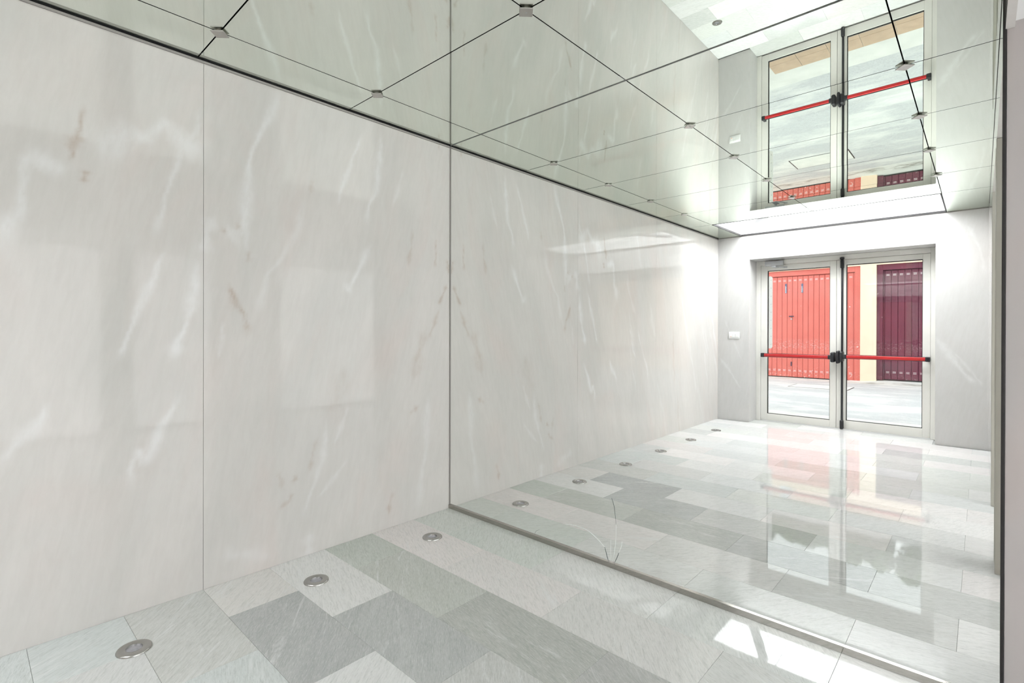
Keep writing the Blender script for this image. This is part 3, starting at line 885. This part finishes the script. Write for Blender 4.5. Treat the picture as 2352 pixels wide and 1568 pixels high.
def garage(name, label, x0, x1, zb, mat, slat, px0, px1, extras):
    g = thing(name, label, 'garage door', ((x0 + x1) / 2, YF, zb))
    yf = YF - 0.06
    rel(MB().box(x0, px0, yf - 0.06, yf + 0.03, zb, GT, 0.004, 1).build('frame_post', mat), g)
    rel(MB().box(px1, x1, yf - 0.06, yf + 0.03, zb, GT, 0.004, 1).build('frame_post', mat), g)
    rel(MB().box(px0, px1, yf - 0.06, yf + 0.03, GT - 0.135, GT, 0.004, 1).build('frame_head', mat), g)
    n = round((px1 - px0 - 0.06) / slat)
    sw_ = (px1 - px0 - 0.06) / n
    rel(MB().box(px0 + 0.004, px0 + 0.028, yf - 0.05, yf - 0.008, zb + 0.02, GT - 0.145, 0.004, 1).build('edge_rail', mat), g)
    rel(MB().box(px1 - 0.028, px1 - 0.004, yf - 0.05, yf - 0.008, zb + 0.02, GT - 0.145, 0.004, 1).build('edge_rail', mat), g)
    sl = None
    for i in range(n):
        xc = px0 + 0.03 + sw_ * (i + 0.5)
        if sl is None:
            b = MB().box(-sw_ / 2 + 0.003, sw_ / 2 - 0.003, -0.02, 0.0, zb + 0.02, GT - 0.145, 0.006, 1)
            o = b.build('slat', mat, g)
            sl = o.data
            v = MB()
            for k in (0, 1):
                v.prism([(-0.030, 0.026 * k), (0.030, 0.026 * k), (0.030, 0.026 * k + 0.009), (-0.030, 0.026 * k + 0.009)], 0.0, 0.008)
            vo = v.build('vent', M['vent'], o)
            vm = vo.data
            v2 = link('vent', vm, None, o)
        else:
            o = link('slat', sl, None, g)
            vo, v2 = link('vent', vm, None, o), link('vent', vm, None, o)
        o.location = (xc - g.location.x, yf - 0.014 - g.location.y, -g.location.z)
        vo.location = (0, 0, zb + 0.17)
        v2.location = (0, 0, GT - 0.27)
    rel(MB().box(px0 + 0.004, px1 - 0.004, yf - 0.09, yf - 0.05, zb + 0.01, GT - 0.14).build('backing', mat), g)
    rel(MB().box(px0 + 0.002, px1 - 0.002, yf - 0.05, yf - 0.004, zb, zb + 0.018).build('bottom_gap_dark', M['rubber']), g)  # black strip stands in for the dark gap under the door
    extras(g, yf)
    return g
M['vent'] = simple('pale_vent', (0.80, 0.70, 0.70), 0.5)
M['handle'] = simple('dark_handle', (0.05, 0.03, 0.07), 0.4)
def ex_a(g, yf):
    rel(MB().box(-1.085, -0.975, yf - 0.013, yf + 0.03, 1.575, 1.60, 0.006, 2).cyl((-1.03, yf - 0.013, 1.587), (-1.03, yf + 0.02, 1.587), 0.016).build('handle', M['handle']), g)
    rel(MB().lathe([(0.018, yf - 0.0135), (0.018, yf - 0.004), (0.012, yf - 0.002)], (-1.03, 0, 1.515), 18, 'Y').build('lock', M['grey_metal']), g)
    rel(MB().box(-1.043, -1.017, yf - 0.013, yf + 0.004, 0.27, 0.385, 0.004, 1).build('bolt_handle', M['handle']), g)
    for x, z0, z1 in ((-1.165, 2.205, 2.455), (-0.778, 2.20, 2.44)):
        s = rel(MB().box(x - 0.024, x + 0.024, yf - 0.0135, yf - 0.012, z0, z1).build('sticker', M['sticker']), g)
        rr = random.Random(int(x * 100))
        zz = z0 + 0.012
        b = MB()
        while zz < z1 - 0.07:
            h_ = rr.uniform(0.008, 0.016)
            b.box(x - 0.018, x - 0.018 + rr.uniform(0.018, 0.036), yf - 0.0122, yf - 0.0115, zz, zz + h_)
            zz += h_ + rr.uniform(0.006, 0.010)
        c = b.build('faded_print', M['paper'])
        c.parent = s
def ex_b(g, yf):
    pass
garage('garage_door', 'coral red ribbed metal garage door with two stickers and a dark handle', -2.40, 0.500, -0.035, M['garage_a'], 0.126, -2.28, 0.385, ex_a)
garage('garage_door', 'burgundy ribbed metal garage door right of the peach pillar', 0.830, 3.54, 0.040, M['garage_b'], 0.130, 0.945, 3.42, ex_b)

# white riveted panel on its posts outside the door
sp = thing('street_panel', 'white rounded metal panel with rivets standing outside the door', 'panel', (-0.05, -6.30, GZ))
def rrect(x0, x1, z0, z1, r, n=6):
    out = []
    for cx_, cz_, a0 in ((x1 - r, z0 + r, -90), (x1 - r, z1 - r, 0), (x0 + r, z1 - r, 90), (x0 + r, z0 + r, 180)):
        for k in range(n + 1):
            a_ = math.radians(a0 + 90 * k / n)
            out.append((cx_ + r * math.cos(a_), cz_ + r * math.sin(a_)))
    return out
rel(MB().prism(rrect(-0.40, 0.283, 0.935, 2.06, 0.035), -6.302, -6.296).build('plate', M['white_sheet']), sp)
for k in range(9):
    rel(MB().lathe([(0.006, -6.2962), (0.005, -6.293), (0.002, -6.292)], (0.262, 0, 1.00 + k * 0.125), 10, 'Y').build('rivet', M['grey_metal']), sp)
for x in (-0.30, -0.02):
    rel(MB().cyl((x, -6.33, GZ + 0.004), (x, -6.33, 2.02), 0.024).build('post', M['grey_metal'], smooth=True), sp)

# shrubs growing on the garage roof
def shrub(x, y, w, h, seed, label):
    s = thing('shrub', label, 'shrub', (x, y, 3.68), 'shrubs on the garage roof')
    r = random.Random(seed)
    st = MB()
    for k in range(5):
        a_ = r.uniform(0, 6.28)
        st.tube([(0, 0, -0.0), (0.2 * w * math.cos(a_), 0.2 * w * math.sin(a_), h * 0.4), (0.42 * w * math.cos(a_), 0.42 * w * math.sin(a_), h * 0.75)], [0.02, 0.014, 0.006], 5)
    st.build('stem', M['bark'], s)
    vs2, fs = [], []
    lobes = [(r.uniform(-0.58, 0.58) * w, r.uniform(-0.25, 0.25) * w, h * r.uniform(0.25, 0.62), r.uniform(0.22, 0.36) * w, h * r.uniform(0.2, 0.3)) for _ in range(11)]
    for k in range(5000):
        lx, ly, lz, lr, lh = lobes[k % 11]
        while True:
            p = Vector((r.uniform(-1, 1), r.uniform(-1, 1), r.uniform(-1, 1)))
            if 0.3 < p.length < 1.0:
                break
        c = Vector((lx + p.x * lr, ly + p.y * lr, max(0.08, lz + p.z * lh)))
        q = Matrix.Rotation(r.uniform(0, 6.28), 3, 'Z') @ Matrix.Rotation(r.uniform(-1.2, 1.2), 3, 'X')
        L_ = r.uniform(0.06, 0.11)
        b0 = len(vs2)
        for d in ((-0.3, 0, 0), (0, -0.9, 0.1), (0.3, 0, 0), (0, 0.9, -0.1)):
            vs2.append(tuple(c + q @ (Vector(d) * L_)))
        fs.append((b0, b0 + 1, b0 + 2, b0 + 3))
    me = bpy.data.meshes.new('foliage')
    me.from_pydata(vs2, [], fs)
    link('foliage', me, M['leaf'], s)
for i, (x, y, w, h, lab) in enumerate((
        (-3.6, -13.05, 1.0, 1.35, 'leftmost green shrub on the garage roof'),
        (-2.2, -13.0, 1.0, 1.2, 'second green shrub from the left on the garage roof'),
        (-0.9, -13.1, 0.98, 1.1, 'green shrub on the garage roof above the red door handle'),
        (0.55, -13.0, 1.02, 1.25, 'green shrub on the garage roof above the peach pillar'),
        (1.95, -13.1, 1.05, 1.35, 'green shrub on the garage roof above the burgundy door'),
        (3.4, -13.0, 1.05, 1.4, 'second green shrub from the right on the garage roof'),
        (4.9, -13.1, 1.05, 1.45, 'rightmost green shrub on the garage roof'))):
    shrub(x, y, w, h, 20 + i, lab)
